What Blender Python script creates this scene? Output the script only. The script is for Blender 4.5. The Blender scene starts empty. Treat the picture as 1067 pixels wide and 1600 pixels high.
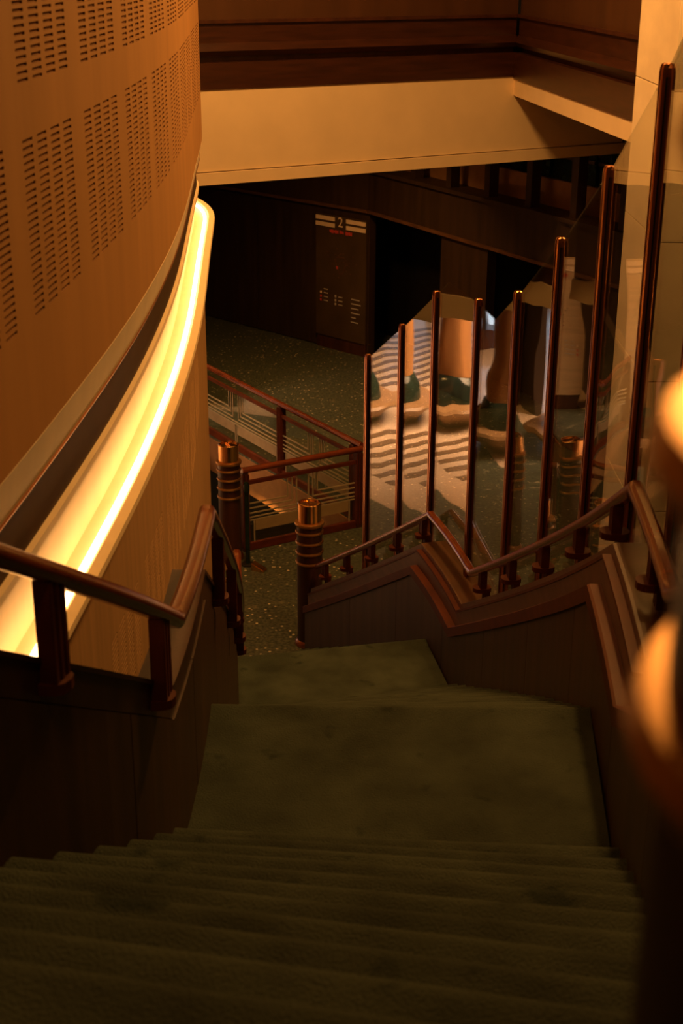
import bpy, bmesh, math, random
import numpy as np
from mathutils import Vector, Matrix
from mathutils.geometry import tessellate_polygon

random.seed(7)
scene = bpy.context.scene
COL = scene.collection
EYE = 8.22                                  # camera height above the stone lobby floor (z = 0)
WARM = (1.0, 0.45, 0.11)

# ------------------------------------------------------------------ camera
cam_d = bpy.data.cameras.new('camera')
cam_d.sensor_fit = 'VERTICAL'; cam_d.sensor_height = 36.0
cam_d.lens = 36.0 * 2200 / 1600
cam_d.clip_start = 0.05; cam_d.clip_end = 300
cam_d.dof.use_dof = True; cam_d.dof.focus_distance = 12.5; cam_d.dof.aperture_fstop = 4.4
cam = bpy.data.objects.new('camera', cam_d); COL.objects.link(cam)
cam.location = (0, 0, EYE)
cam.rotation_euler = (math.radians(90 - 21.8), math.radians(-0.3), 0)
scene.camera = cam

# ------------------------------------------------------------------ world, lamps, exposure
w = bpy.data.worlds.new('world'); scene.world = w; w.use_nodes = True
bg = w.node_tree.nodes['Background']
bg.inputs[0].default_value = (1.0, 0.5, 0.16, 1); bg.inputs[1].default_value = 0.006
vs = scene.view_settings
vs.view_transform = 'Standard'; vs.look = 'None'; vs.gamma = 1.0; vs.use_curve_mapping = False
vs.exposure = 0.0

def area(name, loc, size, power, color=WARM, target=None, spread=180):
    d = bpy.data.lights.new(name, 'AREA'); d.shape = 'DISK'; d.size = size
    d.energy = power; d.color = color; d.spread = math.radians(spread)
    o = bpy.data.objects.new(name, d); COL.objects.link(o); o.location = loc
    if target is not None:
        o.rotation_euler = (Vector(target) - Vector(loc)).to_track_quat('-Z', 'Y').to_euler()
    return o
area('atrium_downlight', (-0.6, 15.6, 11.7), 1.2, 560, target=(0.8, 19.0, 4.0))
area('stair_downlight', (1.9, 6.5, 11.7), 0.8, 30, target=(0.3, 6.8, 5.0))
area('gallery_downlight', (2.2, 11.4, 11.7), 0.6, 400, target=(0.2, 5.5, 5.5))
area('pier_fill', (2.7, 11.3, 11.7), 0.4, 42, target=(3.4, 13.6, 8.0), spread=70)  # narrow lamp added only to brighten the stone pier
area('landing_downlight', (-0.1, 0.8, 11.7), 0.8, 30, target=(-0.2, 3.5, 5.0))
area('lobby_downlight', (-0.3, 25.2, 5.9), 0.6, 120, target=(-0.8, 26.6, 0), spread=125)
area('hall_fill', (-8.2, 21.0, 5.1), 5.0, 1500, color=(1.0, 0.58, 0.30), target=(-8.4, 23.5, 0), spread=125)  # warm disc added to brighten the mirrored hall, not daylight from its windows
area('basement_lamp', (-1.6, 22.0, -0.6), 0.5, 48, target=(-1.2, 22.3, -4))

# ------------------------------------------------------------------ materials
def nodes_of(name):
    m = bpy.data.materials.new(name); m.use_nodes = True
    nt = m.node_tree
    return m, nt, nt.nodes['Principled BSDF']

def mat(name, base, rough=0.5, metal=0.0, var=0.25, nscale=(6, 6, 6), bump=0.0, bscale=60.0, coat=0.0, spec=0.5, detail=4.0):
    """Principled with a noise-driven colour variation in object space and an optional fine bump."""
    m, nt, p = nodes_of(name)
    N = nt.nodes; L = nt.links
    tc = N.new('ShaderNodeTexCoord'); mp = N.new('ShaderNodeMapping'); mp.inputs['Scale'].default_value = nscale
    L.new(tc.outputs['Object'], mp.inputs['Vector'])
    nz = N.new('ShaderNodeTexNoise'); nz.inputs['Scale'].default_value = 1.0; nz.inputs['Detail'].default_value = detail
    L.new(mp.outputs[0], nz.inputs['Vector'])
    cr = N.new('ShaderNodeValToRGB')
    lo = tuple(c * (1 - var) for c in base); hi = tuple(min(1, c * (1 + var)) for c in base)
    cr.color_ramp.elements[0].position = 0.3; cr.color_ramp.elements[1].position = 0.7
    cr.color_ramp.elements[0].color = (*lo, 1); cr.color_ramp.elements[1].color = (*hi, 1)
    L.new(nz.outputs['Fac'], cr.inputs[0]); L.new(cr.outputs[0], p.inputs['Base Color'])
    p.inputs['Roughness'].default_value = rough; p.inputs['Metallic'].default_value = metal
    p.inputs['Specular IOR Level'].default_value = spec
    if coat: p.inputs['Coat Weight'].default_value = coat; p.inputs['Coat Roughness'].default_value = 0.12
    if bump:
        b = N.new('ShaderNodeTexNoise'); b.inputs['Scale'].default_value = bscale; b.inputs['Detail'].default_value = 3
        L.new(tc.outputs['Object'], b.inputs['Vector'])
        bn = N.new('ShaderNodeBump'); bn.inputs['Strength'].default_value = bump; bn.inputs['Distance'].default_value = 0.01
        L.new(b.outputs['Fac'], bn.inputs['Height']); L.new(bn.outputs[0], p.inputs['Normal'])
    return m

def mat_emit(name, col, strength):
    m, nt, p = nodes_of(name)
    p.inputs['Base Color'].default_value = (*col, 1)
    p.inputs['Emission Color'].default_value = (*col, 1); p.inputs['Emission Strength'].default_value = strength
    return m

def mat_granite():
    m, nt, p = nodes_of('granite'); N = nt.nodes; L = nt.links
    tc = N.new('ShaderNodeTexCoord')
    n1 = N.new('ShaderNodeTexNoise'); n1.inputs['Scale'].default_value = 2.2; n1.inputs['Detail'].default_value = 6
    n2 = N.new('ShaderNodeTexNoise'); n2.inputs['Scale'].default_value = 22; n2.inputs['Detail'].default_value = 4
    vo = N.new('ShaderNodeTexVoronoi'); vo.inputs['Scale'].default_value = 9.5
    for n in (n1, n2, vo): L.new(tc.outputs['Object'], n.inputs['Vector'])
    r1 = N.new('ShaderNodeValToRGB'); e = r1.color_ramp.elements
    e[0].position = .35; e[0].color = (.030, .038, .028, 1); e[1].position = .7; e[1].color = (.10, .11, .075, 1)
    L.new(n2.outputs['Fac'], r1.inputs[0])
    r2 = N.new('ShaderNodeValToRGB'); e = r2.color_ramp.elements
    e[0].position = .13; e[0].color = (1, 1, 1, 1); e[1].position = .21; e[1].color = (0, 0, 0, 1)
    L.new(vo.outputs['Distance'], r2.inputs[0])
    r3 = N.new('ShaderNodeValToRGB'); e = r3.color_ramp.elements
    e[0].position = .40; e[0].color = (0.25, 0.25, 0.25, 1); e[1].position = .60; e[1].color = (1, 1, 1, 1)
    L.new(n1.outputs['Fac'], r3.inputs[0])
    mu = N.new('ShaderNodeMath'); mu.operation = 'MULTIPLY'
    L.new(r2.outputs[0], mu.inputs[0]); L.new(r3.outputs[0], mu.inputs[1])
    mx = N.new('ShaderNodeMix'); mx.data_type = 'RGBA'
    L.new(mu.outputs[0], mx.inputs[0]); L.new(r1.outputs[0], mx.inputs[6]); mx.inputs[7].default_value = (.55, .48, .34, 1)
    n3 = N.new('ShaderNodeTexNoise'); n3.inputs['Scale'].default_value = 3.0; n3.inputs['Detail'].default_value = 9; n3.inputs['Roughness'].default_value = .75
    L.new(tc.outputs['Object'], n3.inputs['Vector'])
    r4 = N.new('ShaderNodeValToRGB'); e = r4.color_ramp.elements
    e[0].position = .58; e[0].color = (0, 0, 0, 1); e[1].position = .74; e[1].color = (.55, .55, .55, 1)
    L.new(n3.outputs['Fac'], r4.inputs[0])
    my = N.new('ShaderNodeMix'); my.data_type = 'RGBA'
    L.new(r4.outputs[0], my.inputs[0]); L.new(mx.outputs[2], my.inputs[6]); my.inputs[7].default_value = (.28, .23, .15, 1)
    L.new(my.outputs[2], p.inputs['Base Color'])
    p.inputs['Roughness'].default_value = .42; p.inputs['Specular IOR Level'].default_value = .25
    return m

def mat_glass(name, tint=(1, 1, 1), wav=0.05, wscale=1.2):
    """Clear sheet: mirror reflection by Fresnel over plain see-through, with slow waves in the sheet."""
    m, nt, p = nodes_of(name); N = nt.nodes; L = nt.links
    N.remove(p); out = N['Material Output']
    tr = N.new('ShaderNodeBsdfTransparent'); tr.inputs[0].default_value = (*tint, 1)
    gl = N.new('ShaderNodeBsdfGlossy'); gl.inputs['Roughness'].default_value = 0.0; gl.inputs[0].default_value = (1, 1, 1, 1)
    fr = N.new('ShaderNodeFresnel'); geo = N.new('ShaderNodeNewGeometry')
    mr = N.new('ShaderNodeMapRange'); mr.inputs[3].default_value = 1.5; mr.inputs[4].default_value = 1 / 1.5
    L.new(geo.outputs['Backfacing'], mr.inputs[0]); L.new(mr.outputs[0], fr.inputs['IOR'])
    mx = N.new('ShaderNodeMixShader')
    L.new(fr.outputs[0], mx.inputs[0]); L.new(tr.outputs[0], mx.inputs[1]); L.new(gl.outputs[0], mx.inputs[2])
    if wav:
        tc = N.new('ShaderNodeTexCoord')
        nz = N.new('ShaderNodeTexNoise'); nz.inputs['Scale'].default_value = wscale; nz.inputs['Detail'].default_value = 1.0
        L.new(tc.outputs['Object'], nz.inputs['Vector'])
        bn = N.new('ShaderNodeBump'); bn.inputs['Strength'].default_value = 1.0; bn.inputs['Distance'].default_value = wav
        L.new(nz.outputs['Fac'], bn.inputs['Height']); L.new(bn.outputs[0], gl.inputs['Normal'])
    L.new(mx.outputs[0], out.inputs['Surface'])
    return m

M = {}
M['carpet'] = mat('green_carpet', (.056, .070, .050), .95, var=.30, nscale=(3.5, 3.5, 3.5), bump=.9, bscale=130, spec=.1, detail=7)
def stains(m):
    nt = m.node_tree; N = nt.nodes; L = nt.links; p = N['Principled BSDF']
    src = p.inputs['Base Color'].links[0].from_socket
    tc = N.new('ShaderNodeTexCoord'); nz = N.new('ShaderNodeTexNoise'); nz.inputs['Scale'].default_value = 4.2; nz.inputs['Detail'].default_value = 3
    L.new(tc.outputs['Object'], nz.inputs['Vector'])
    cr = N.new('ShaderNodeValToRGB'); e = cr.color_ramp.elements
    e[0].position = .63; e[0].color = (1, 1, 1, 1); e[1].position = .70; e[1].color = (.55, .6, .6, 1)
    L.new(nz.outputs['Fac'], cr.inputs[0])
    mx = N.new('ShaderNodeMix'); mx.data_type = 'RGBA'; mx.blend_type = 'MULTIPLY'; mx.inputs[0].default_value = 1
    L.new(src, mx.inputs[6]); L.new(cr.outputs[0], mx.inputs[7]); L.new(mx.outputs[2], p.inputs['Base Color'])
stains(M['carpet'])
M['panel'] = mat('dark_veneer', (.060, .028, .012), .42, var=.35, nscale=(9, 9, .7), bump=.08, bscale=90)
M['trim'] = mat('brown_wood_trim', (.105, .047, .020), .38, var=.3, nscale=(3, 3, 14), bump=.06, bscale=80)
M['red'] = mat('red_lacquered_wood', (.17, .036, .009), .27, var=.3, nscale=(4, 4, 10), coat=.5)
M['redm'] = mat('red_wood_ledge', (.098, .021, .006), .5, var=.25, nscale=(4, 4, 10), spec=.25)
M['darkwood'] = mat('mahogany', (.050, .016, .008), .38, var=.35, nscale=(8, 8, 1.2), bump=.05)
M['copper'] = mat('brushed_copper', (.50, .205, .085), .28, metal=1.0, var=.12, nscale=(30, 30, 2))
M['brass'] = mat('polished_brass', (.52, .29, .105), .44, metal=1.0, var=.08, nscale=(8, 8, 8))
M['capbrass'] = mat('mirror_brass', (.85, .50, .20), .17, metal=1.0, var=.08, nscale=(8, 8, 8))
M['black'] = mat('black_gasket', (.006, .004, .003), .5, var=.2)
M['cream'] = mat('cream_plaster', (.78, .62, .40), .75, var=.04, nscale=(2, 2, 2), bump=.05, bscale=40)
M['stone'] = mat('cream_stone_cladding', (.86, .74, .54), .5, var=.08, nscale=(1.5, 1.5, 4), bump=.04, bscale=30)
M['drum'] = mat('ochre_wall_panel', (.60, .305, .10), .62, var=.07, nscale=(5, 5, .6), bump=.05, bscale=60)
M['slot'] = mat('slot_shade_brown', (.33, .155, .05), .9, var=.2)  # darker than the panel: shade of the shallow recesses put into the colour
M['slotlow'] = mat('lower_slot_shade', (.50, .30, .13), .8, var=.1)  # same for the lower wall, slot shade painted fainter
M['drumlow'] = mat('light_ochre_veneer', (.60, .36, .16), .6, var=.12, nscale=(14, 14, .6), bump=.05, bscale=60)
M['band'] = mat('dark_brown_band', (.055, .024, .010), .45, var=.2)
M['cove'] = mat('cove_cream', (.86, .70, .44), .7, var=.05, nscale=(6, 6, 1))
M['wallwood'] = mat('deep_brown_veneer', (.034, .017, .007), .5, var=.3, nscale=(7, 7, .6), bump=.05)
M['fascia'] = mat('upper_brown_panel', (.062, .024, .008), .5, var=.18, nscale=(3, 3, .8))
M['mould'] = mat('upper_wood_moulding', (.040, .012, .005), .36, var=.3, nscale=(2, 2, 20))
M['granite'] = mat_granite()
M['glass'] = mat_glass('screen_glass', (.93, .95, .93), wav=.005, wscale=1.1)
M['glass2'] = mat_glass('railing_glass', (.93, .95, .92), wav=0)
M['etch'] = mat('etched_cream', (.33, .27, .17), .7, var=.08)
M['frost'] = mat('frosted_cream', (.30, .22, .12), .8, var=.12)
M['green'] = mat('dark_green_glass', (.012, .026, .020), .15, var=.4)
M['sill'] = mat('ochre_sill', (.24, .115, .04), .6, var=.12)
M['signdark'] = mat('bronze_sign_board', (.062, .036, .014), .35, var=.2, nscale=(2, 2, 2))
M['signtan'] = mat('tan_sign_board', (.50, .34, .18), .5, var=.15, nscale=(1, 1, 16))
M['signbar'] = mat('pale_sign_bar', (.80, .60, .40), .5, var=.05)
M['signred'] = mat('red_print', (.55, .06, .04), .5, var=.05)
M['signtext'] = mat('grey_print', (.42, .36, .30), .5, var=.05)
M['beige'] = mat('beige_marble', (.58, .44, .32), .16, var=.1, nscale=(.8, .8, .8))
M['inlay'] = mat('brown_inlay', (.16, .10, .06), .25, var=.15)
M['colwood'] = mat('pale_wood_column', (.42, .20, .07), .35, var=.15, nscale=(10, 10, .5))
M['bench'] = mat('bent_wood_bench', (.32, .18, .08), .35, var=.2, nscale=(2, 2, 12))
M['cloth'] = mat('dark_clothing', (.02, .02, .024), .9, var=.3)
M['plainfloor'] = mat('basement_floor', (.30, .20, .11), .6, var=.2)

# ------------------------------------------------------------------ helpers
def link(o, parent=None):
    COL.objects.link(o)
    if parent is not None: o.parent = parent
    return o
def obj(name, bm, m, parent=None, smooth=False):
    me = bpy.data.meshes.new(name)
    bmesh.ops.recalc_face_normals(bm, faces=bm.faces[:])
    bm.to_mesh(me); bm.free(); me.materials.append(m)
    if smooth:
        for p in me.polygons: p.use_smooth = True
        me.set_sharp_from_angle(angle=math.radians(32))
    return link(bpy.data.objects.new(name, me), parent)
def from_data(name, V, F, m, parent=None, smooth=False):
    bm = bmesh.new(); vs_ = [bm.verts.new(v) for v in V]
    for f in F:
        try: bm.faces.new([vs_[i] for i in f])
        except ValueError: pass
    return obj(name, bm, m, parent, smooth)
def tag(o, label, cat, group=None):
    o['label'] = label; o['category'] = cat
    if group: o['group'] = group
    return o
def struct(o, label=None):
    o['kind'] = 'structure'
    if label: o['label'] = label
    return o
def thing(name, label, cat, loc=(0, 0, 0), group=None):
    o = bpy.data.objects.new(name, None); o.empty_display_size = .2; o.location = loc; link(o)
    return tag(o, label, cat, group)
def sroot(name, label=None, loc=(0, 0, 0)):
    o = bpy.data.objects.new(name, None); o.location = loc; link(o); return struct(o, label)
def add_box(bm, p, size, mtx=None):
    """Box centred at p; mtx (4x4) optional."""
    r = bmesh.ops.create_cube(bm, size=1.0)
    T = Matrix.Translation(p) @ Matrix.Diagonal((*size, 1))
    if mtx is not None: T = mtx @ T
    bmesh.ops.transform(bm, matrix=T, verts=r['verts']); return r['verts']
def box_obj(name, p, size, m, parent=None, bevel=0.0, mtx=None):
    bm = bmesh.new(); add_box(bm, p, size, mtx)
    if bevel: bmesh.ops.bevel(bm, geom=bm.edges[:], offset=bevel, segments=2, affect='EDGES')
    return obj(name, bm, m, parent)
def lathe(prof, n=40):
    bm = bmesh.new(); rings = []
    for r, z in prof:
        rings.append([bm.verts.new((max(r, 1e-4) * math.cos(2*math.pi*k/n), max(r, 1e-4) * math.sin(2*math.pi*k/n), z)) for k in range(n)])
    for a, b in zip(rings, rings[1:]):
        for k in range(n): bm.faces.new((a[k], a[(k+1) % n], b[(k+1) % n], b[k]))
    bm.faces.new(rings[0]); bm.faces.new(rings[-1])
    return bm
def tube_pts(pts, r, n=12, squash=1.0):
    """Tube through 3D points with a horizontal/vertical frame (handrails)."""
    V = []; F = []
    P = [Vector(p) for p in pts]
    for i, p in enumerate(P):
        t = (P[min(i+1, len(P)-1)] - P[max(i-1, 0)]).normalized()
        side = t.cross(Vector((0, 0, 1))).normalized(); up = side.cross(t).normalized()
        for k in range(n):
            a = 2*math.pi*k/n
            V.append(p + side * (r*math.cos(a)) + up * (r*squash*math.sin(a)))
    for i in range(len(P)-1):
        for k in range(n):
            F.append((i*n+k, i*n+(k+1) % n, (i+1)*n+(k+1) % n, (i+1)*n+k))
    F.append(tuple(range(n))); F.append(tuple(range((len(P)-1)*n, len(P)*n)))
    return V, F

def spline(xs, ys):
    """Natural cubic spline y(x)."""
    xs = np.array(xs, float); ys = np.array(ys, float); n = len(xs)
    h = np.diff(xs); A = np.zeros((n, n)); b = np.zeros(n); A[0, 0] = A[-1, -1] = 1
    for i in range(1, n-1):
        A[i, i-1] = h[i-1]; A[i, i] = 2*(h[i-1]+h[i]); A[i, i+1] = h[i]
        b[i] = 6*((ys[i+1]-ys[i])/h[i] - (ys[i]-ys[i-1])/h[i-1])
    c = np.linalg.solve(A, b)
    def f(x):
        i = min(max(int(np.searchsorted(xs, x)) - 1, 0), n-2)
        a = xs[i+1]-x; d = x-xs[i]
        return float(c[i]*a**3/(6*h[i]) + c[i+1]*d**3/(6*h[i]) + (ys[i]/h[i]-c[i]*h[i]/6)*a + (ys[i+1]/h[i]-c[i+1]*h[i]/6)*d)
    return f

class Path:
    """Plan curve from dense 2D points, by arc length; normal points to the right of travel."""
    def __init__(s, pts):
        s.P = np.array(pts, float); d = np.hypot(*np.diff(s.P, axis=0).T)
        s.S = np.concatenate([[0], np.cumsum(d)]); s.L = s.S[-1]
    def pos(s, t): return np.array([np.interp(t, s.S, s.P[:, 0]), np.interp(t, s.S, s.P[:, 1])])
    def tan(s, t, e=.04):
        d = s.pos(min(t+e, s.L)) - s.pos(max(t-e, 0)); return d/np.hypot(*d)
    def off(s, t, o):
        p = s.pos(t); d = s.tan(t); return p + o*np.array([d[1], -d[0]])
    def s_of_y(s, y): return float(np.interp(y, s.P[:, 1], s.S))
def from_spline(f, y0, y1, n=400):
    return Path([(f(y), y) for y in np.linspace(y0, y1, n)])
def sweep(name, path, ss, prof, base, m, parent=None, smooth=False, closed=True):
    """Loft a profile [(offset, height)...] along path stations ss; base(s) gives the datum height."""
    n = len(prof); V = []; F = []
    for s in ss:
        z = base(s)
        for o, h in prof:
            p = path.off(s, o); V.append((p[0], p[1], z+h))
    for i in range(len(ss)-1):
        for k in range(n if closed else n-1):
            F.append((i*n+k, i*n+(k+1) % n, (i+1)*n+(k+1) % n, (i+1)*n+k))
    if closed: F.append(tuple(range(n))); F.append(tuple(range((len(ss)-1)*n, len(ss)*n)))
    return from_data(name, V, F, m, parent, smooth)
def stations(a, b, step, knots=()):
    n = max(1, int(math.ceil((b-a)/step))); st = set(np.round(np.linspace(a, b, n+1), 5))
    for k in knots:
        if a < k < b: st = {q for q in st if abs(q-k) > .04 or q in (round(a, 5), round(b, 5))} | {round(k, 5)}
    return sorted(st)

# ------------------------------------------------------------------ plan curves of the stair
fR = spline([.3, .9, 2.2, 3.9, 4.65, 6.05, 7.5, 9.5, 11.0, 11.92, 13.0, 14.4, 16.0],
            [.05, .28, .66, 1.00, 1.11, 1.235, 1.27, 1.17, .995, .83, .54, .10, -.52])
fL = spline([0.0, 1.0, 2.3, 3.48, 4.4, 5.2, 6.05, 8.0, 10.0, 11.54, 12.4, 13.2, 14.3, 15.2],
            [-2.2, -1.78, -1.30, -.93, -.70, -.625, -.62, -.67, -.80, -.93, -1.0, -1.13, -1.55, -2.05])
RP = from_spline(fR, .3, 16.0); LP = from_spline(fL, 0.0, 15.2)
RK = [(.3, 6.59), (1.6, 6.59), (5.1, 4.775), (6.3, 4.775), (11.07, 2.16), (12.4, 2.16), (15.9, .02), (16.0, .0)]
LK = [(0, 6.59), (2.0, 6.59), (4.85, 4.775), (5.95, 4.775), (10.25, 2.16), (11.5, 2.16), (14.9, .02), (15.2, .0)]
def base_fn(path, K):
    S = [path.s_of_y(k[0]) for k in K]; Z = [k[1] for k in K]
    return (lambda s: float(np.interp(s, S, Z))), S
RB, RS = base_fn(RP, RK); LB, LS = base_fn(LP, LK)

# ------------------------------------------------------------------ staircase: each carpeted step and landing is a part
stair = thing('staircase', 'curved staircase carpeted in dark green with two landings', 'staircase', (0.2, 5.5, 4.775))
def adopt(o, root):
    o.parent = root; o.matrix_parent_inverse = Matrix.Translation(root.location).inverted(); return o
def edge_pts(pa, pb, n=10):
    return [(pa[0]+(pb[0]-pa[0])*k/n, pa[1]+(pb[1]-pa[1])*k/n) for k in range(n+1)]
def left_hit(x0, y0, ang, f, side):
    """Where the line through (x0,y0), rotated by ang (left end further for ang>0), meets the edge curve f(y)."""
    t = math.tan(ang); x = -1.0 if side < 0 else 1.0
    for _ in range(40):
        y = y0 - (x-x0)*t; x = f(min(max(y, .3), 15.2 if side < 0 else 16.0))
    return (x, y0-(x-x0)*t)
def step(name, front, back, z, rise):
    """front/back = (left point, right point); rounded carpet nosing over the front edge."""
    FL, FR_, BL, BR = front[0], front[1], back[0], back[1]
    n = 14; V = []; F = []
    prof = None
    for k in range(n+1):
        u = k/n
        f = np.array(FL)*(1-u)+np.array(FR_)*u; b = np.array(BL)*(1-u)+np.array(BR)*u
        d = f-b; D = np.hypot(*d); d = d/D
        jit = .003*math.sin(5*u+z*31)
        r = .034
        pr = [(-.03, z-rise-.10), (-.03, z-.016), (0, z-.016), (D-.14, z-.014+jit), (D-.07, z-.006+jit), (D-.03, z+.001+jit), (D-.012, z+.001+jit)]
        for a in range(1, 6):
            t = a/5*math.radians(150)
            pr.append((D-.010+r*math.sin(t), z+.001-r+r*math.cos(t)+jit))
        pr += [(D-.02, z-.085), (D-.02, z-rise-.10)]
        for q, zz in pr: V.append((b[0]+d[0]*q, b[1]+d[1]*q, zz))
    m_ = len(pr)
    for k in range(n):
        for a in range(m_): F.append((k*m_+a, k*m_+(a+1) % m_, (k+1)*m_+(a+1) % m_, (k+1)*m_+a))
    F.append(tuple(range(m_))); F.append(tuple(range(n*m_, (n+1)*m_)))
    return adopt(from_data(name, V, F, M['carpet'], None, True), stair)
noses = []                                   # (left, right, z) from the top landing down
for i in range(10, -1, -1):
    ang = math.radians(4 + .81*i); y = 4.686 - .296*i
    L_ = left_hit(.6, y, ang, fL, -1); R_ = left_hit(.6, y, ang, fR, 1)
    noses.append((L_, R_, 4.94 + .165*i))
noses.append(((fL(6.07), 6.07), (fR(6.047), 6.047), 4.775))
for j in range(1, 16):
    yl = 6.07+(10.30-6.07)*j/15; yr = 6.047+(10.75-6.047)*j/15
    noses.append(((fL(yl), yl), (fR(yr), yr), 4.775 - .1634*j))
noses.append(((fL(11.54), 11.54), (fR(11.93), 11.93), 2.16))
for j in range(1, 13):
    yl = 11.54+(14.7-11.54)*j/12; yr = 11.93+(15.6-11.93)*j/12
    noses.append(((fL(yl), yl), (fR(yr), yr), 2.16 - .1662*j))
top_back = ((-2.3, -.6), (.9, -1.0))
for i, (L_, R_, z) in enumerate(noses):
    if i == 0: bk = top_back
    else: bk = noses[i-1][:2]
    nm = 'landing' if i in (0, 11, 27) else 'step'
    step(nm, (L_, R_), bk, z, .17)

# ------------------------------------------------------------------ balustrades
def ring_prof(pts): return pts
def balustrade(root, P, B, S, sgn, rail_o, s0, s1, bracket_s, panel_len, plate_h, thick, stepped=True):
    """sgn=+1: the wall grows to the right of the path, -1: to the left."""
    kn = S
    def O(lst): return [(sgn*o, h) for o, h in lst]
    # veneer panels, with open joints
    n = max(1, int(round((s1-s0)/panel_len)))
    cuts = [s0+(s1-s0)*k/n for k in range(n+1)]
    for a, b in zip(cuts, cuts[1:]):
        st = stations(a+.004, b-.004, .22, kn)
        ph = .50 if stepped else .62
        adopt(sweep('wall_panel', P, st, O([(0, -.75), (0, ph), (.03, ph), (.03, -.75)]), B, M['panel']), root)
    st = stations(s0, s1, .18, kn)
    adopt(sweep('wall_core', P, st, O([(.025, -.8), (.025, .52), (thick-.015, .60), (thick-.015, -.8)]), B, M['darkwood']), root)
    if stepped:
        adopt(sweep('lower_ledge', P, st, O([(-.025, .455), (-.025, .545), (-.012, .552), (.06, .552), (.06, .455)]), B, M['redm']), root)
        adopt(sweep('trim_band', P, st, O([(.045, .552), (.045, .70), (.095, .70), (.095, .552)]), B, M['trim']), root)
        adopt(sweep('middle_ledge', P, st, O([(.038, .69), (.038, .712), (.10, .712), (.10, .69)]), B, M['redm']), root)
        adopt(sweep('top_ledge', P, st, O([(.085, .70), (.085, .77), (.10, .775), (thick, .775), (thick, .55), (.11, .55), (.11, .70)]), B, M['trim']), root)
    else:
        adopt(sweep('trim_band', P, st, O([(.008, .625), (.008, .76), (.05, .76), (.05, .625)]), B, M['panel']), root)
        adopt(sweep('top_ledge', P, st, O([(-.004, .755), (-.004, .775), (thick, .775), (thick, .58), (.06, .58), (.06, .755)]), B, M['darkwood']), root)
    # handrail: a rounded bar with a shallow groove
    rp = []
    for k in range(16):
        a = 2*math.pi*k/16; r = .040 if k not in (4, 12) else .036
        rp.append((sgn*rail_o + r*math.cos(a), 1.06 + r*1.05*math.sin(a)))
    adopt(sweep('handrail', P, stations(s0+.02, s1-.02, .12, kn), rp, B, M['red'], None, True), root)
    # stepped brackets: upper trio of bars, oval plate, lower trio of bars
    for s in bracket_s:
        t = P.tan(s); nrm = np.array([t[1], -t[0]])*sgn
        z = B(s); slope = (B(s+.05)-B(s-.05))/.1
        def mt(o, h):
            p = P.off(s, sgn*o)
            return Matrix(((t[0], nrm[0], 0, p[0]), (t[1], nrm[1], 0, p[1]), (0, 0, 1, z+h), (0, 0, 0, 1)))
        bm = bmesh.new()
        ovl = []; lo_, hi_ = (rail_o-.06, thick*.5+.05) if stepped else (rail_o-.03, thick*.5)
        mid, ha = (lo_+hi_)/2, (hi_-lo_)/2+.02
        for k in range(16):
            a = 2*math.pi*k/16
            ovl.append((.062*math.cos(a)*abs(math.cos(a))**-.3 if abs(math.cos(a)) > .05 else 0, ha*math.sin(a)))
        lowr = [bm.verts.new(mt(mid, plate_h) @ Vector((x, y, -.018))) for x, y in ovl]
        upr = [bm.verts.new(mt(mid, plate_h) @ Vector((x, y, .018))) for x, y in ovl]
        bm.faces.new(lowr); bm.faces.new(upr)
        for k in range(16): bm.faces.new((lowr[k], lowr[(k+1) % 16], upr[(k+1) % 16], upr[k]))
        br = adopt(obj('bracket', bm, M['redm']), root)
        box_obj('spine', (0, 0, (1.05-plate_h)/2), (.088, .022, 1.05-plate_h), M['black'], br, 0, mt(rail_o, plate_h))
        for q in (-1, 0, 1):
            hh = 1.05-plate_h
            b1 = box_obj('upper_bar', (q*.036, 0, hh/2), (.022, .058, hh), M['redm'], None, .003, mt(rail_o, plate_h))
            b1.parent = br; b1.matrix_parent_inverse = Matrix.Translation(root.location).inverted() @ Matrix.Identity(4)
            hl = plate_h-.70
            if hl > .04:
                b2 = box_obj('lower_bar', (q*.036, 0, -hl/2), (.022, .05, hl), M['redm'], None, .003, mt(thick*.5+.03, plate_h))
            else:
                b2 = box_obj('lower_bar', (q*.034, .05, -.05), (.022, .05, .14), M['redm'], None, .003, mt(.03, plate_h))
            b2.parent = br; b2.matrix_parent_inverse = Matrix.Identity(4)
            b1.matrix_parent_inverse = Matrix.Identity(4)
rb = thing('stair_balustrade', 'stepped wooden balustrade wall under the glass screen, outer side of the stairs', 'balustrade', (0, 0, 0))
s_r = lambda y: RP.s_of_y(y)
balustrade(rb, RP, RB, RS, 1, .17, s_r(.80), s_r(15.75), [s_r(y) for y in (2.3, 3.4, 4.5, 5.6, 6.75, 7.75, 8.75, 9.75, 10.7, 12.6, 13.35, 14.1, 14.85, 15.5)], 1.55, .88, .35)
lb = thing('stair_balustrade', 'stepped wooden balustrade wall on fluted brackets beside the round perforated wall', 'balustrade', (0, 0, 0))
s_l = lambda y: LP.s_of_y(y)
balustrade(lb, LP, LB, LS, -1, -.02, s_l(1.2), s_l(14.9), [s_l(y) for y in (2.75, 3.72, 4.60, 6.5, 7.6, 8.7, 9.8, 10.9, 12.4, 13.5, 14.5)], 1.1, .70, .15, False)

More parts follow.
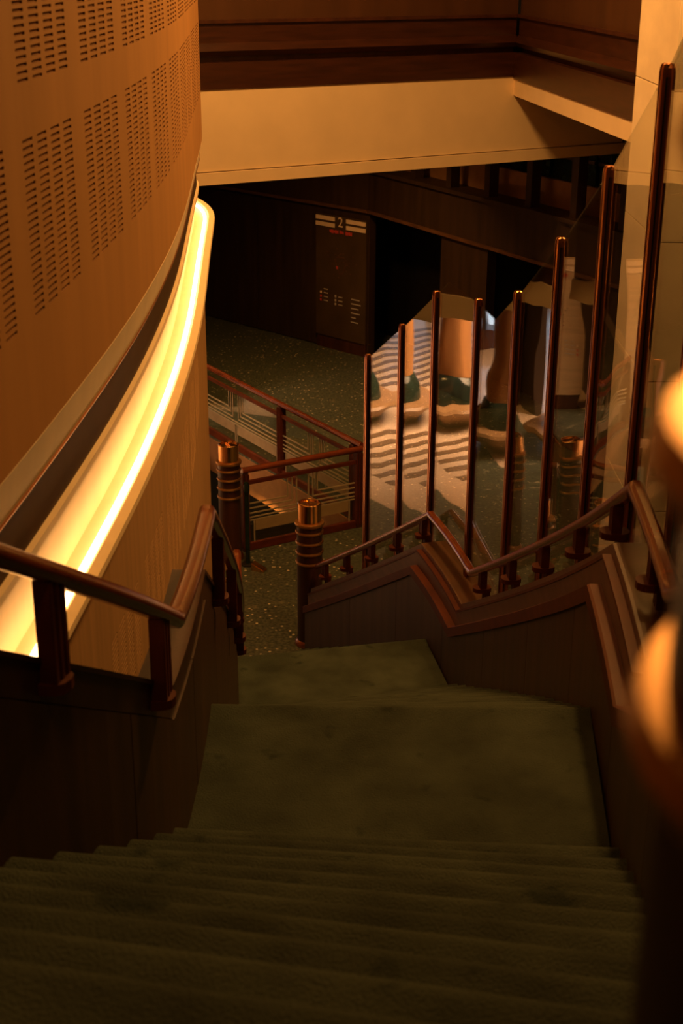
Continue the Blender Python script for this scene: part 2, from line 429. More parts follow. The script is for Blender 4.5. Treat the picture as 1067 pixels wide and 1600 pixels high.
# ------------------------------------------------------------------ glass screen on the outer balustrade
screen = thing('glass_screen', 'tall stepped screen of clear glass panes between slim copper posts', 'glass screen')
GO = .285
GTOP = 3.32
post_y = [3.8, 4.85, 5.9, 7.00, 8.18, 9.33, 10.46, 11.62, 12.72, 13.62, 14.56]
knees = [RK[2][0], RK[3][0], RK[4][0], RK[5][0]]
def gp(y):
    s = s_r(y); p = RP.off(s, GO); return p, RB(s)
def make_post(y):
    p, z = gp(y); t = RP.tan(s_r(y)); nrm = np.array([t[1], -t[0]])
    a, g, dpt = .034, .0115, .013
    q = []
    for k in range(4):
        side = [(-a+.006, -a), (-g, -a), (-g, -a+dpt), (g, -a+dpt), (g, -a), (a-.006, -a), (a, -a+.006)]
        c, s_ = math.cos(k*math.pi/2), math.sin(k*math.pi/2)
        q += [(x*c-yy*s_, x*s_+yy*c) for x, yy in side]
    hs = [(.70, 1), (GTOP-.03, 1), (GTOP-.008, .93), (GTOP+.008, .78), (GTOP+.014, .5)]
    V = []; F = []; n = len(q)
    for h, sc in hs:
        for x, yy in q:
            V.append((p[0]+(t[0]*x+nrm[0]*yy)*sc, p[1]+(t[1]*x+nrm[1]*yy)*sc, z+h))
    for i in range(len(hs)-1):
        for k in range(n): F.append((i*n+k, i*n+(k+1) % n, (i+1)*n+(k+1) % n, (i+1)*n+k))
    F.append(tuple(range(n))); F.append(tuple(range((len(hs)-1)*n, len(hs)*n)))
    po = from_data('post', V, F, M['copper'], screen)
    mt = Matrix(((t[0], nrm[0], 0, p[0]), (t[1], nrm[1], 0, p[1]), (0, 0, 1, z), (0, 0, 0, 1)))
    bm = bmesh.new(); add_box(bm, (0, 0, (.72+GTOP-.05)/2), (.046, .046, GTOP-.05-.72), mt)
    obj('groove_lining', bm, M['black'], po)
for y in post_y: make_post(y)
for ya, yb in zip(post_y, post_y[1:]):
    pa, za = gp(ya); pb, zb = gp(yb)
    d = pb-pa; Ld = np.hypot(*d); d = d/Ld; nr = np.array([d[1], -d[0]])
    us = [0]+[(k-ya)/(yb-ya) for k in knees if ya < k < yb]+[1]
    loop = [(u, RB(s_r(ya+(yb-ya)*u))) for u in us]
    out = [(u*Ld, z+GTOP-.03) for u, z in loop] + [(u*Ld, z+.76) for u, z in reversed(loop)]
    out = [(min(max(x, .012), Ld-.012), z) for x, z in out]
    V = []; n = len(out)
    for th in (-.006, .006):
        V += [(pa[0]+d[0]*x+nr[0]*th, pa[1]+d[1]*x+nr[1]*th, z) for x, z in out]
    F = [tuple(range(n)), tuple(range(n, 2*n))] + [(k, (k+1) % n, n+(k+1) % n, n+k) for k in range(n)]
    from_data('glass_pane', V, F, M['glass'], screen)

# ------------------------------------------------------------------ newel posts
def newel(label, loc, height, group='ringed newel posts'):
    t = thing('newel_post', label, 'newel post', loc, group)
    h = height; cap0 = h-.255
    obj('shaft', lathe([(.158, .03), (.158, cap0-.01), (.14, cap0)]), M['darkwood'], t, True)
    obj('foot', lathe([(.185, 0), (.19, .02), (.185, .05), (.165, .075), (.15, .08)]), M['copper'], t, True)
    for k in range(4):
        z = cap0-.125-.135*k
        obj('ring', lathe([(.157, z-.019), (.170, z-.016), (.176, z), (.170, z+.016), (.157, z+.019)]), M['brass'], t, True)
    obj('collar', lathe([(.150, cap0-.04), (.176, cap0-.038), (.184, cap0-.018), (.180, cap0), (.150, cap0+.004)]), M['brass'], t, True)
    cp = obj('cap', lathe([(.145, cap0), (.145, h-.012), (.138, h-.003), (.125, h), (.118, h-.004), (.112, h-.02), (.02, h-.02)]), M['capbrass'], t, True)
    bm = bmesh.new(); add_box(bm, (0, 0, h-.006), (.018, .20, .022), Matrix.Rotation(math.radians(25), 4, 'Z'))
    obj('cap_bar', bm, M['capbrass'], cp)
    return t
newel('dark newel post with thick brass rings close by on the right, out of focus', (.31, .56, 6.59), 2.075)
newel('brass-capped ringed newel post at the foot of the stairs', (-.36, 16.05, 0), 1.93)
newel('brass-capped ringed newel post joined to the etched glass railing', (-1.56, 18.75, 0), 1.75)

# ------------------------------------------------------------------ round wall with perforated panels and a light cove
HC = 2.3                                      # drop of the cove below the eye
fD = spline([x*HC for x in (.4, 1.2, 1.96, 2.35, 2.71, 3.35, 4.1, 4.6, 5.2, 5.56, 5.8)],
            [x*HC for x in (-.60, -.535, -.478, -.456, -.441, -.434, -.457, -.487, -.525, -.5465, -.562)])
dp = [(fD(y), y) for y in np.linspace(.4*HC, 5.7*HC, 260)]
dd = np.array(dp[-1])-np.array(dp[-2]); hd = math.atan2(dd[0], dd[1]); R_ = 3.2
cx, cy = dp[-1][0]-R_*math.cos(hd), dp[-1][1]+R_*math.sin(hd)
for k in range(1, 60):
    a = -hd + math.radians(2.2*k)
    dp.append((cx+R_*math.cos(a), cy+R_*math.sin(a)))
DP = Path(dp)
S_END = DP.L
flat = lambda s: EYE
wall_left = sroot('wall_left', 'round ochre wall of perforated panels with a glowing cove')
ds = stations(0, S_END, .12)
def dsweep(name, prof, m, closed=True, smooth=False):
    return sweep(name, DP, ds, [(o, -d) for o, d in prof], flat, m, wall_left, smooth, closed)
UP = .02
dsweep('upper_core', [(-.25, -4.0), (-.05, -4.0), (-.05, 1.6), (-.25, 1.6)], M['slot'])
dsweep('plain_panel', [(UP-.03, 1.295), (UP, 1.295), (UP, 1.615), (UP-.02, 1.62), (UP-.03, 1.62)], M['drum'])
dsweep('cove_soffit', [(UP-.06, 1.60), (UP, 1.62), (-.012, 1.79), (-.06, 1.79)], M['cove'])
dsweep('copper_bead', [(-.07, 1.785), (-.010, 1.785), (-.006, 1.792), (-.010, 1.80), (-.07, 1.80)], M['copper'])
dsweep('dark_band', [(-.12, 1.795), (-.05, 1.795), (-.04, 2.035), (-.12, 2.035)], M['band'])
dsweep('cream_bead', [(-.10, 2.02), (-.04, 2.02), (-.022, 2.032), (-.022, 2.065), (-.04, 2.08), (-.10, 2.08)], M['cove'])
dsweep('cove_back', [(-.12, 2.075), (-.075, 2.075), (-.075, 2.37), (-.12, 2.37)], M['cove'])
dsweep('cove_lip', [(-.12, 2.37), (.06, 2.37), (.06, 2.315), (.068, 2.31), (.112, 2.312), (.117, 2.335), (.03, 2.42), (-.12, 2.43)], M['cove'])
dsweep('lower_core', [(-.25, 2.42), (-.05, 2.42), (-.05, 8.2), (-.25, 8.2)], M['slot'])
dsweep('plain_lower_panel', [(-.03, 2.415), (0, 2.415), (0, 2.865), (-.03, 2.865)], M['drumlow'])
dsweep('plain_base_panel', [(-.03, 3.645), (0, 3.645), (0, 8.21), (-.03, 8.21)], M['drumlow'])
def perforated(s0, s1, d0, d1, o, m, ncol=4, nrow=25, dep=.006):
    """One panel with real recessed slots in ncol columns and nrow rows."""
    W = s1-s0; H = d1-d0; mx_, my_ = .115*W/.93, .085
    sw = (W-2*mx_)/(ncol+ (ncol-1)*.48); gw = sw*.48
    xs = [0, mx_]; xs_slot = []
    for c in range(ncol):
        x = mx_+c*(sw+gw); xs_slot.append(len(xs)-1); xs.append(x+sw)
        if c < ncol-1: xs.append(x+sw+gw)
    xs.append(W)
    ph = (H-2*my_)/nrow; ys = [0, my_]; ys_slot = []
    for r in range(nrow):
        ys_slot.append(len(ys)-1); ys.append(my_+r*ph+ph*.46); ys.append(my_+(r+1)*ph)
    ys.append(H)
    V = []; F = []; idx = {}; MI = []
    def vert(i, j, dep):
        k = (i, j, dep)
        if k not in idx:
            sk = .012 if False else 0
            p = DP.off(s0+xs[i], o-dep); idx[k] = len(V); V.append((p[0], p[1], EYE-(d0+ys[j])))
        return idx[k]
    sx, sy = set(xs_slot), set(ys_slot)
    for i in range(len(xs)-1):
        for j in range(len(ys)-1):
            c4 = [(i, j), (i+1, j), (i+1, j+1), (i, j+1)]
            if i in sx and j in sy:
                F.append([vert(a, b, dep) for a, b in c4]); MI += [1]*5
                for q in range(4):
                    a, b = c4[q], c4[(q+1) % 4]
                    F.append([vert(*a, 0), vert(*b, 0), vert(*b, dep), vert(*a, dep)])
            else: F.append([vert(a, b, 0) for a, b in c4]); MI.append(0)
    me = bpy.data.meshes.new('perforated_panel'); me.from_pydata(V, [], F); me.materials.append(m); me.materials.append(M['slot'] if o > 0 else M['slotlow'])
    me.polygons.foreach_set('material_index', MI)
    return link(bpy.data.objects.new('perforated_panel', me), wall_left)
PW = .93
sA = DP.s_of_y(4.70)                          # left edge of the first full panel in view
k0 = -int(sA/PW)
for k in range(k0, 10):
    a = sA+PW*k
    perforated(a, a+PW, .515, 1.295, UP, M['drum'])
    perforated(a, a+PW, -.265, .515, UP, M['drum'])
    if -1 <= k <= 6: perforated(a, a+PW, 2.865, 3.645, 0, M['drumlow'], nrow=25, dep=.0012)
sE = sA+PW*10
dsweep_tail = sweep('plain_panel', DP, stations(sE, S_END, .15), [(UP-.03, .265), (UP, .265), (UP, -1.295), (UP-.03, -1.295)], flat, M['drum'], wall_left)
dsweep('plain_top_panel', [(UP-.03, -4.0), (UP, -4.0), (UP, -.265), (UP-.03, -.265)], M['drum'])
for sa, sb in ((0.0, sA-PW), (sA+PW*7, S_END)):
    sweep('plain_lower_panel', DP, stations(sa, sb, .15), [(-.03, -2.865), (0, -2.865), (0, -3.645), (-.03, -3.645)], flat, M['drumlow'], wall_left)
V, F = [], []
tube = [(*DP.off(s, .025), EYE-2.335) for s in stations(.3, S_END-1.0, .15)]
V, F = tube_pts(tube, .016, 8)
ct = from_data('cove_light', V, F, mat_emit('cove_lamp_glow', (1.0, .64, .30), 6.8), None, True)
tag(ct, 'long warm light tube glowing in the cove of the round wall', 'light')

# ------------------------------------------------------------------ lobby floor with the stair well
def slab(name, outer, holes, z0, z1, m, parent=None):
    loops = [[Vector((x, y, 0)) for x, y in outer]]+[[Vector((x, y, 0)) for x, y in h] for h in holes]
    tri = tessellate_polygon(loops); flatv = [p for l in loops for p in l]; n = len(flatv)
    V = [(p.x, p.y, z1) for p in flatv]+[(p.x, p.y, z0) for p in flatv]
    F = [tuple(t) for t in tri]+[tuple(i+n for i in reversed(t)) for t in tri]
    k = 0
    for l in loops:
        c = len(l)
        for i in range(c): F.append((k+i, k+(i+1) % c, n+k+(i+1) % c, n+k+i))
        k += c
    return from_data(name, V, F, m, parent)
A0 = (-1.50, 19.02); A1 = (.36, 20.05); B1 = (-2.75, 24.9); B2 = (-2.9, 22.0)
hole = [A0, A1, B1, B2]
fl = slab('floor', [(-3.7, 12.0), (14, 12.0), (14, 40), (-3.7, 40)], [hole], -.45, 0, M['granite'])
struct(fl, 'dark speckled granite floor of the lobby')
fb = slab('floor', [(-26, 12), (-3.7, 12), (-3.7, 46), (-26, 46)], [], -.45, 0, M['beige']); struct(fb, 'pale beige marble floor of the bright hall')
fc = slab('floor', [(-7, 12), (9, 12), (9, 30), (-7, 30)], [], -4.3, -4.1, M['plainfloor']); struct(fc, 'tan floor on the level below the stair well')
for k in range(10):
    y = 24.6+.42*k
    box_obj('floor_inlay', (-9.2, y, .001), (5.4, .19, .012), M['inlay'], fb)
for k in range(9):
    y = 18.8+.42*k
    box_obj('floor_inlay', (-6.2, y, .001), (3.6, .19, .012), M['inlay'], fb)
for k in range(4):
    pq = [(A0, A1), (A1, B1), (B1, B2), (B2, A0)][k]
    a, b = np.array(pq[0]), np.array(pq[1]); d = (b-a); L0 = np.hypot(*d); d = d/L0
    mt = Matrix(((d[0], d[1], 0, a[0]), (d[1], -d[0], 0, a[1]), (0, 0, 1, 0), (0, 0, 0, 1)))
    box_obj('well_fascia', (L0/2, -.02 if True else 0, -.34), (L0, .03, .62), M['sill'], fl, 0, mt)

# ------------------------------------------------------------------ etched glass railings round the stair well
def railing(label, a, b, posts, H=1.30, etched=True):
    a, b = np.array(a), np.array(b); d = b-a; L0 = float(np.hypot(*d)); d = d/L0
    t = thing('etched_glass_railing', label, 'railing', (a[0], a[1], 0))
    ang = math.atan2(d[1], d[0]); t.rotation_euler = (0, 0, ang)
    V, F = tube_pts([(0, 0, H-.045), (L0*.5, 0, H-.045), (L0, 0, H-.045)], .048, 14)
    from_data('handrail', V, F, M['red'], t, True)
    box_obj('upper_rail', (L0/2, 0, H-.24), (L0, .05, .06), M['redm'], t, .006)
    box_obj('bottom_rail', (L0/2, 0, .06), (L0, .07, .12), M['redm'], t, .008)
    for u in posts:
        po = box_obj('railing_post', (u*L0, 0, (H-.08)/2), (.10, .10, H-.08), M['darkwood'], t, .006)
        for q in (-.045, 0, .045):
            box_obj('flute', (u*L0+q, 0, (H-.08)/2+.02), (.018, .125, H-.16), M['redm'], po, .003)
    e = sorted(posts)
    for ua, ub in zip(e, e[1:]):
        x0, x1 = ua*L0+.06, ub*L0-.06; W = x1-x0; h0, h1 = .12, H-.27; Hh = h1-h0
        box_obj('glass_pane', ((x0+x1)/2, 0, (h0+h1)/2), (W, .012, Hh), M['glass2'], t)
        bm = bmesh.new()
        def strip(xa, xb, za, zb): add_box(bm, ((xa+xb)/2, 0, (za+zb)/2), (abs(xb-xa), .016, abs(zb-za)))
        lw = .018; c = (x0+x1)/2
        for sd in (-1, 1):
            xe = x0 if sd < 0 else x1
            for k in range(3):
                xc = c+sd*(.10+.075*k); zc = h0+Hh*(.50+.085*k)
                strip(xc-lw/2, xc+lw/2, zc-lw/2, h1); strip(xc, xe, zc-lw/2, zc+lw/2)
            strip(c+sd*.03-lw/2, c+sd*.03+lw/2, h0, h0+Hh*.38)
            strip(xe-sd*.09-lw/2, xe-sd*.09+lw/2, h0, h0+Hh*.38)
        strip(x0, x1, h0+Hh*.43-lw/2, h0+Hh*.43+lw/2); strip(x0, x1, h0+Hh*.38-lw/2, h0+Hh*.38+lw/2)
        et = obj('etched_lines', bm, M['etch'], t)
        bm = bmesh.new()
        for sd in (-1, 1):
            xe = (x0 if sd < 0 else x1)-sd*.11; xi = c+sd*.05
            add_box(bm, ((xe+xi)/2, 0, h0+Hh*.28), (abs(xe-xi), .014, Hh*.18))
        obj('frosted_band', bm, M['frost'], t)
    return t
railing('etched glass railing facing the stairs, ending at a ringed newel', (-1.40, 18.98), (.34, 19.98), (0.02, .97))
railing('long etched glass railing running back along the stair well', (.34, 20.12), (-2.75, 25.0), (.035, .42, .97))
st = thing('stanchion', 'slim black stanchion beside the etched glass railing', 'stanchion', (-1.30, 18.5, 0))
obj('pole', lathe([(.035, .0), (.035, 1.10), (.045, 1.13), (.045, 1.22), (.03, 1.26)], 20), M['green'], st, True)
obj('base', lathe([(.10, 0), (.10, .015), (.04, .03)], 24), M['black'], st, True)
bw = bmesh.new(); vv = add_box(bw, (0, 0, .06), (.20, .12, .12))
for v in vv:
    if v.co.z > .06 and v.co.x > 0: v.co.z = .03
bmesh.ops.bevel(bw, geom=bw.edges[:], offset=.008, segments=2, affect='EDGES')
wd = obj('door_wedge', bw, M['capbrass']); wd.location = (-1.13, 18.3, 0); wd.rotation_euler = (0, 0, -.4)
tag(wd, 'small polished brass wedge on the granite by the stanchion', 'wedge')

# ------------------------------------------------------------------ far beam, wooden parapets, upper wall
beam_dir = np.array([6.33, 3.5]); beam_dir /= np.hypot(*beam_dir)
beam_n = np.array([beam_dir[1], -beam_dir[0]])            # towards the viewer
corner = np.array([2.66, 22.5])
def frame_mtx(origin, d, nrm, z):
    return Matrix(((d[0], nrm[0], 0, origin[0]), (d[1], nrm[1], 0, origin[1]), (0, 0, 1, z), (0, 0, 0, 1)))
def run(name, origin, d, nrm, u0, u1, prof, m, parent=None):
    """Straight extrusion of profile [(out, drop)] between u0 and u1 along d."""
    V = []; n = len(prof)
    for u in (u0, u1):
        V += [(origin[0]+d[0]*u+nrm[0]*o, origin[1]+d[1]*u+nrm[1]*o, EYE-dr) for o, dr in prof]
    F = [tuple(range(n)), tuple(range(n, 2*n))]+[(k, (k+1) % n, n+(k+1) % n, n+k) for k in range(n)]
    return from_data(name, V, F, m, parent)
beam = sroot('wall_far_beam', 'deep cream beam under the wooden gallery parapet')
run('beam_face', corner, beam_dir, beam_n, -14, 4.6, [(0, 1.80), (0, 2.90), (-.4, 2.90), (-.4, 1.80)], M['cream'], beam)
run('beam_lip', corner, beam_dir, beam_n, -14, 4.6, [(.035, 2.915), (.035, 3.08), (-.4, 3.08), (-.4, 2.915)], M['cream'], beam)
g_end = np.array([3.43, 16.5]); gal_dir = g_end-corner; gal_len = np.hypot(*gal_dir); gal_dir /= gal_len
gal_n = np.array([gal_dir[1], -gal_dir[0]])
if gal_n[0] > 0: gal_n = -gal_n
gal = sroot('wall_side_gallery', 'narrow cream gallery edge under a wooden parapet')
run('gallery_edge', corner, gal_dir, gal_n, -.2, 9.0, [(0, 1.84), (0, 2.08), (-3.5, 2.08), (-3.5, 1.84)], M['cream'], gal)
run('gallery_bead', corner, gal_dir, gal_n, -.2, 9.0, [(.022, 1.79), (.022, 1.83), (-.2, 1.83), (-.2, 1.79)], M['mould'], gal)
PROF = [('lower_board', [(.02, 1.45), (.02, 1.80), (-.2, 1.80), (-.2, 1.45)], 'mould'),
        ('shadow_strip', [(-.10, 1.36), (-.10, 1.46), (-.2, 1.46), (-.2, 1.36)], 'darkwood'),
        ('moulding', [(-.03, 1.20), (.03, 1.30), (-.02, 1.37), (-.2, 1.37), (-.2, 1.20)], 'mould'),
        ('upper_board', [(-.04, .95), (-.04, 1.21), (-.2, 1.21), (-.2, .95)], 'mould'),
        ('top_bead', [(.0, .90), (.0, .945), (-.2, .945), (-.2, .90)], 'darkwood')]
for nm, pr, mm in PROF:
    run(nm, corner, beam_dir, beam_n, -14, .02, pr, M[mm], beam)
    run(nm, corner, gal_dir, gal_n, -.02, 9.0, pr, M[mm], gal)
run('upper_panel', corner, beam_dir, beam_n, -14, .05, [(-.06, -3.75), (-.06, .905), (-.25, .905), (-.25, -3.75)], M['fascia'], beam)
run('upper_panel', corner, gal_dir, gal_n, -.05, 9.0, [(-.06, -3.75), (-.06, .905), (-.25, .905), (-.25, -3.75)], M['fascia'], gal)
up = slab('ceiling', [(-14, 12.9), tuple(corner-beam_dir*.1-beam_n*.4), (4.2, 23.2), (13, 27), (13, 44), (-26, 44), (-26, 9)][0:7], [], EYE-2.1, EYE-1.85, M['cream'])
struct(up, 'underside of the far gallery above the hall')

# ------------------------------------------------------------------ stone pier on the right
pier = sroot('wall_pier', 'cream stone clad pier behind the glass screen')
px, py = 3.09, 13.6
zc = [0.0, 1.4, 2.8, 4.2, 5.6, 7.0, 8.4, 9.8, 11.8]
for a, b in zip(zc, zc[1:]):
    box_obj('stone_slab', (px+.9, py+.9, (a+b)/2), (1.8, 1.8, b-a-.008), M['stone'], pier, .004)
box_obj('pier_core', (px+.9, py+.9, 5.9), (1.77, 1.77, 11.7), M['black'], pier)

# ------------------------------------------------------------------ far walls with the directory and the upper windows
w1a = np.array([-5.0, 34.93]); w1b = np.array([.62, 29.60])
d1 = w1b-w1a; L1 = np.hypot(*d1); d1 /= L1; n1 = np.array([d1[1], -d1[0]])
if n1[1] > 0: n1 = -n1
d2 = np.array([1, -1.75]); d2 /= np.hypot(*d2); n2 = np.array([d2[1], -d2[0]])
if n2[0] > 0: n2 = -n2
wf = sroot('wall_far', 'dark brown veneered wall behind the directory sign')
cuts = [-8, -4.8, -2.4, 0, 2.4, 4.3, 6.0, L1]
for a, b in zip(cuts, cuts[1:]):
    run('veneer_panel', w1a, d1, n1, a+.004, b-.004, [(0, 5.10), (0, EYE-.02), (-.2, EYE-.02), (-.2, 5.10)], M['wallwood'], wf)
run('fascia_panel', w1a, d1, n1, -8, L1, [(.05, 4.25), (.05, 5.06), (-.2, 5.06), (-.2, 4.25)], M['wallwood'], wf)
run('fascia_bead', w1a, d1, n1, -8, L1, [(.09, 5.05), (.09, 5.11), (-.1, 5.11), (-.1, 5.05)], M['trim'], wf)
run('upper_wall', w1a, d1, n1, -8, L1, [(0, 1.9), (0, 4.26), (-.2, 4.26), (-.2, 1.9)], M['wallwood'], wf)
ws = sroot('wall_side', 'dark brown wall with door openings and a strip of green windows')
segs = [(2.7, 4.25), (6.3, 8.8), (8.8, 11.4), (11.4, 14.6)]
for a, b in segs:
    run('veneer_panel', w1b, d2, n2, a+.004, b-.004, [(0, 5.10), (0, EYE-.02), (-.2, EYE-.02), (-.2, 5.10)], M['wallwood'], ws)
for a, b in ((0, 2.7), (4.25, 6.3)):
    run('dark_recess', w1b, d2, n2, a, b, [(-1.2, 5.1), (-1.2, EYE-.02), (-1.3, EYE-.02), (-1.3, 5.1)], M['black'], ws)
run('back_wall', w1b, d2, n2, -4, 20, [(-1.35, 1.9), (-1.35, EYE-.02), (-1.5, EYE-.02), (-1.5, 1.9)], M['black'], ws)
run('fascia_panel', w1b, d2, n2, -.02, 16, [(.05, 4.25), (.05, 5.06), (-.2, 5.06), (-.2, 4.25)], M['wallwood'], ws)
run('fascia_bead', w1b, d2, n2, -.02, 16, [(.09, 5.05), (.09, 5.11), (-.1, 5.11), (-.1, 5.05)], M['trim'], ws)
run('window_ledge', w1b, d2, n2, -.02, 16, [(.14, 4.19), (.14, 4.26), (-.7, 4.26), (-.7, 4.19)], M['wallwood'], ws)
run('window_sill', w1b, d2, n2, -.02, 16, [(-.42, 3.72), (-.42, 4.2), (-.6, 4.2), (-.6, 3.72)], M['sill'], ws)
k = 0; u = .3
while u < 12:
    run('window_post', w1b, d2, n2, u, u+.16, [(.0, 2.0), (.0, 4.2), (-.2, 4.2), (-.2, 2.0)], M['wallwood'], ws)
    run('window_pane', w1b, d2, n2, u+.1, u+1.25, [(-.50, 2.0), (-.50, 3.73), (-.52, 3.73), (-.52, 2.0)], M['green'], ws)
    for v in (2.85, 3.30):
        run('muntin', w1b, d2, n2, u+.1, u+1.25, [(-.46, v), (-.46, v+.05), (-.5, v+.05), (-.5, v)], M['wallwood'], ws)
    run('muntin', w1b, d2, n2, u+.66, u+.70, [(-.46, 2.0), (-.46, 3.73), (-.5, 3.73), (-.5, 2.0)], M['wallwood'], ws)
    u += 1.25

def text_obj(body, size, m, parent, loc):
    c = bpy.data.curves.new('numeral', 'FONT'); c.body = body; c.size = size; c.extrude = .006
    c.align_x = 'CENTER'; c.align_y = 'CENTER'
    tmp = bpy.data.objects.new('tmp', c); COL.objects.link(tmp)
    dg = bpy.context.evaluated_depsgraph_get()
    me = bpy.data.meshes.new_from_object(tmp.evaluated_get(dg)); bpy.data.objects.remove(tmp)
    me.name = 'numeral'; me.materials.clear(); me.materials.append(m)
    o = link(bpy.data.objects.new('numeral', me), parent); o.location = loc; o.rotation_euler = (math.pi/2, 0, 0)
    return o
def directory(label, loc, face, board, W=1.48, H=2.66, z0=.28):
    """Sign in local x (width) / z (height), front at -y; face = angle about z."""
    t = thing('directory_sign', label, 'sign', loc); t.rotation_euler = (0, 0, face)
    box_obj('board', (0, 0, z0+H/2), (W, .06, H), board, t, .004)
    box_obj('plinth', (0, .02, z0/2), (W*.98, .05, z0), M['darkwood'], t)
    y = -.036; zt = z0+H
    for sx in (-1, 1):
        for k in range(2):
            box_obj('header_bar', (sx*.45, y, zt-.075-.135*k), (.56, .014, .085), M['signbar'], t)
    text_obj('2', .30, M['signbar'], t, (0, y, zt-.13))
    bm = bmesh.new(); x = -.32                  # a short title line, too small to read
    for wlen in (.27, .14, .20):
        n = int(wlen/.024)
        for q in range(n):
            add_box(bm, (x+q*.024+.01, y, zt-.335+random.uniform(-.004, .010)), (.016, .01, random.choice((.05, .065, .075))))
        x += wlen+.03
    o = obj('title_line', bm, M['signred'], t); o['kind'] = 'stuff'
    bm = bmesh.new()
    for q in range(26):
        a = q/26*2*math.pi; rr = .13+.02*math.sin(3*a)
        add_box(bm, (.02+rr*math.cos(a)*1.1, y, zt-1.02+rr*1.4*math.sin(a)), (.022, .008, .030))
    for q in range(34):
        add_box(bm, (random.uniform(-.42, .48), y, zt-1.02+random.gauss(0, .16)), (random.uniform(.015, .05), .008, .02))
    o = obj('floor_map', bm, M['signdark'] if board is M['signtan'] else M['trim'], t); o['kind'] = 'stuff'
    box_obj('location_dot', (-.09, y-.004, zt-1.10), (.045, .012, .06), M['signred'], t)
    for r in range(4):
        for c_, xx in enumerate((-.58, -.14)):
            if c_ == 1 and r == 0: continue
            zz = zt-1.62-.085*r-(.03 if c_ else 0)
            if not (c_ == 0 and r == 0): box_obj('legend_dot', (xx, y, zz), (.042, .012, .05), [M['signbar'], M['signbar'], M['signred'], M['signred']][r] if c_ == 0 else M['signtext'], t)
            box_obj('legend_line', (xx+.15, y, zz), (.12, .010, .020), M['signtext'], t)
    for r, ln in enumerate((.20, .23, .18, .21, .11, .17)):
        box_obj('legend_line', (.33+ln*.6, y, zt-1.72-.10*r), (ln*1.2, .010, .022), M['signtext'], t)
    return t
us = 6.98
pos = w1a+d1*us+n1*.05
directory('tall dark directory sign numbered 2 on the brown veneered wall', (pos[0], pos[1], 0), math.atan2(d1[1], d1[0]), M['signdark'])
tan_sign = directory('tall tan directory sign numbered 2 standing by the stair well', (-3.2, 25.6, 0), .25, M['signtan']); tan_sign.scale = (.6, 1, 1)

# ------------------------------------------------------------------ bright hall to the left (seen mirrored in the screen)
def column(label, loc):
    col = thing('column', label, 'column', loc, 'columns of the bright hall')
    obj('shaft', lathe([(.36, .85), (.33, 1.6), (.33, 5.2)], 36), M['colwood'], col, True)
    obj('plinth', lathe([(.55, .42), (.53, .66), (.42, .86), (.38, .90)], 36), M['green'], col, True)
    obj('bench', lathe([(.45, 0), (.52, .10), (.86, .30), (.92, .38), (.88, .43), (.50, .43)], 36), M['bench'], col, True)
column('round wooden column with a bowl shaped bench, deeper in the bright hall', (-6.05, 23.3, 0))
column('round wooden column with a bowl shaped bench, beside the stair well', (-4.15, 22.75, 0))
wall_hall = sroot('wall_hall', 'far wall of the bright hall with tall windows')
box_obj('wall_face', (-15, 36.2, 2.6), (22, .3, 5.4), M['cream'], wall_hall)
for k in range(7):
    x = -24.3+3.1*k
    wn = box_obj('window_%d' % (k+1), (x, 36.0, 2.7), (2.3, .08, 3.6), M['black'])
    struct(wn, 'tall daylit window of the bright hall')
    box_obj('window_pane', (x, 35.93, 2.7), (2.1, .03, 3.4), mat_emit('daylight_pane_%d' % k, (.60, .78, 1.0), 1.6) if k == 0 else bpy.data.materials['daylight_pane_0'], wn)
    box_obj('muntin', (x, 35.90, 2.7), (.08, .03, 3.4), M['black'], wn); box_obj('muntin', (x, 35.90, 3.1), (2.1, .03, .08), M['black'], wn)
hb = sroot('trim_1', 'cream edged wooden beam over the entry to the bright hall')
ha, hb2 = np.array([-4.75, 16.8]), np.array([-2.25, 21.45]); hd_ = hb2-ha; hl_ = np.hypot(*hd_); hd_ /= hl_; hn_ = np.array([hd_[1], -hd_[0]])
run('beam_board', ha, hd_, hn_, 0, hl_, [(0, 2.12), (0, 4.75), (-.3, 4.75), (-.3, 2.12)], M['fascia'], hb)
run('beam_edge', ha, hd_, hn_, 0, hl_, [(.04, 4.76), (.04, 5.10), (-.34, 5.10), (-.34, 4.76)], M['cream'], hb)
pt = box_obj('light_block_partition', (-4.1, 30.2, 3.05), (.2, 11.0, 6.1), M['wallwood']); struct(pt, 'dark partition added to block hall light from the sign wall')  # put in to stop bounce from the hall floor reaching the sign wall
dc = thing('blue_glow_case', 'made-up display case added for the bluish reflection in the glass screen', 'display case', (-7.4, 28.8, 0)); dc.rotation_euler = (0, 0, .45)  # made-up case, added to give the panes a bluish reflection
box_obj('plinth', (0, 0, .2), (2.2, .7, .4), M['darkwood'], dc, .01)
box_obj('lit_back', (0, .2, 1.35), (2.1, .04, 1.9), mat_emit('cold_case_light', (.62, .80, 1.0), 1.6), dc)
box_obj('case_top', (0, 0, 2.35), (2.2, .7, .1), M['darkwood'], dc, .01)
for q in (-1.07, -.3, .45, 1.07): box_obj('frame_bar', (q, -.3, 1.35), (.05, .05, 1.9), M['black'], dc)
for q in (.9, 1.5): box_obj('shelf', (0, -.05, q), (2.1, .45, .03), M['black'], dc)
wl = box_obj('wall_hall_end', (-26.1, 28, 2.6), (.2, 32, 5.6), M['cream']); struct(wl, 'end wall of the bright hall')

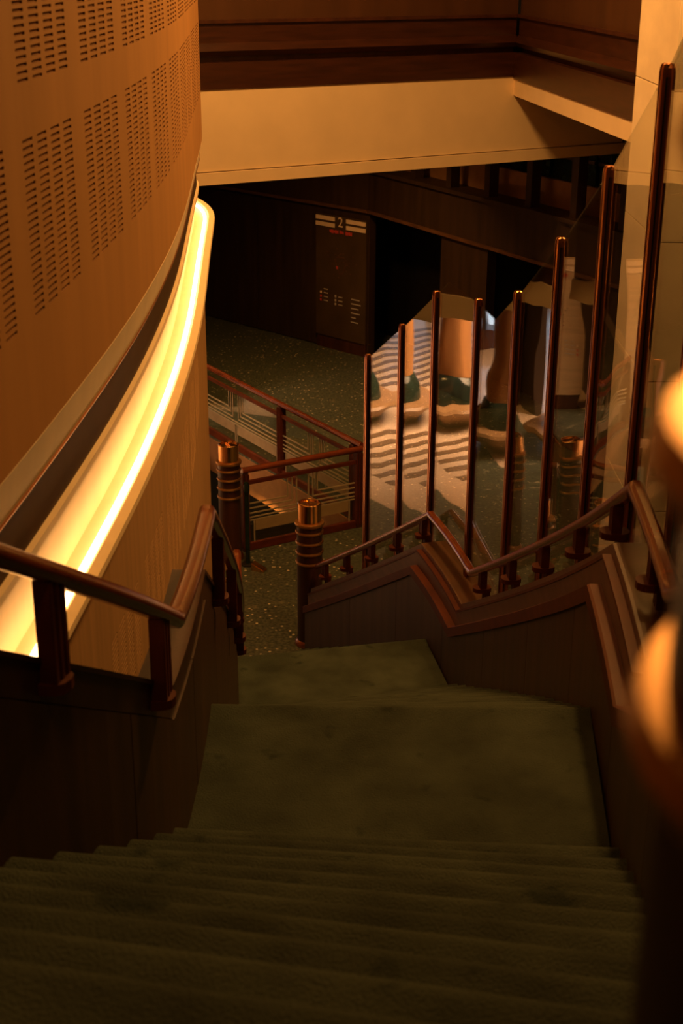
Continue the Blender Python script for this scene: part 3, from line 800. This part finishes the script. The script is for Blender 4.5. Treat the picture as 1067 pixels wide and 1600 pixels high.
def person(label, loc, rot, arm):
    bm = bmesh.new(); sl = bm.verts.layers.skin.verify()
    def v(p, r):
        q = bm.verts.new(p); q[sl].radius = (r, r*.85); return q
    pel = v((0, 0, .95), .15); wst = v((0, 0, 1.12), .14); ch = v((0, .01, 1.35), .17); nk = v((0, 0, 1.50), .06); hd_ = v((0, -.02, 1.60), .085); tp = v((0, -.01, 1.72), .075)
    for a, b in ((pel, wst), (wst, ch), (ch, nk), (nk, hd_), (hd_, tp)): bm.edges.new((a, b))
    pel[sl].use_root = True
    for s in (-1, 1):
        hp = v((s*.10, 0, .88), .10); kn = v((s*.11, -.03*s, .48), .065); an = v((s*.12, .02, .08), .045); to = v((s*.13, -.14, .03), .035)
        for a, b in ((pel, hp), (hp, kn), (kn, an), (an, to)): bm.edges.new((a, b))
        sh = v((s*.20, 0, 1.42), .065); el = v((s*.27, .02-arm*.10, 1.14), .05); wr = v((s*.25, -.05-arm*.18, .92+arm*.15), .035); ha = v((s*.24, -.08-arm*.22, .84+arm*.15), .032)
        for a, b in ((ch, sh), (sh, el), (el, wr), (wr, ha)): bm.edges.new((a, b))
    me = bpy.data.meshes.new('person'); bm.to_mesh(me); bm.free(); me.materials.append(M['cloth'])
    o = link(bpy.data.objects.new('person', me)); o.location = loc; o.rotation_euler = (0, 0, rot)
    o.modifiers.new('skin', 'SKIN'); m2 = o.modifiers.new('sub', 'SUBSURF'); m2.levels = 1; m2.render_levels = 1
    return tag(o, label, 'person')
person('person in dark clothes standing behind the wooden column bench', (-6.9, 24.6, 0), .6, 0)
person('person in dark clothes walking with arms forward near the column', (-7.6, 25.3, 0), 2.2, .8)

# ------------------------------------------------------------------ outer shell
def shell(name, p, size, m, label):
    return struct(box_obj(name, p, size, m), label)
shell('ceiling', (-6, 16, 12.1), (42, 60, .2), M['wallwood'], 'dark ceiling above the stair hall')
shell('wall_right', (13.6, 16, 4.0), (.2, 60, 16.2), M['wallwood'], 'dark side wall beyond the galleries')
shell('wall_back', (-6, -6.0, 4.0), (42, .2, 16.2), M['wallwood'], 'dark wall behind the head of the stairs')
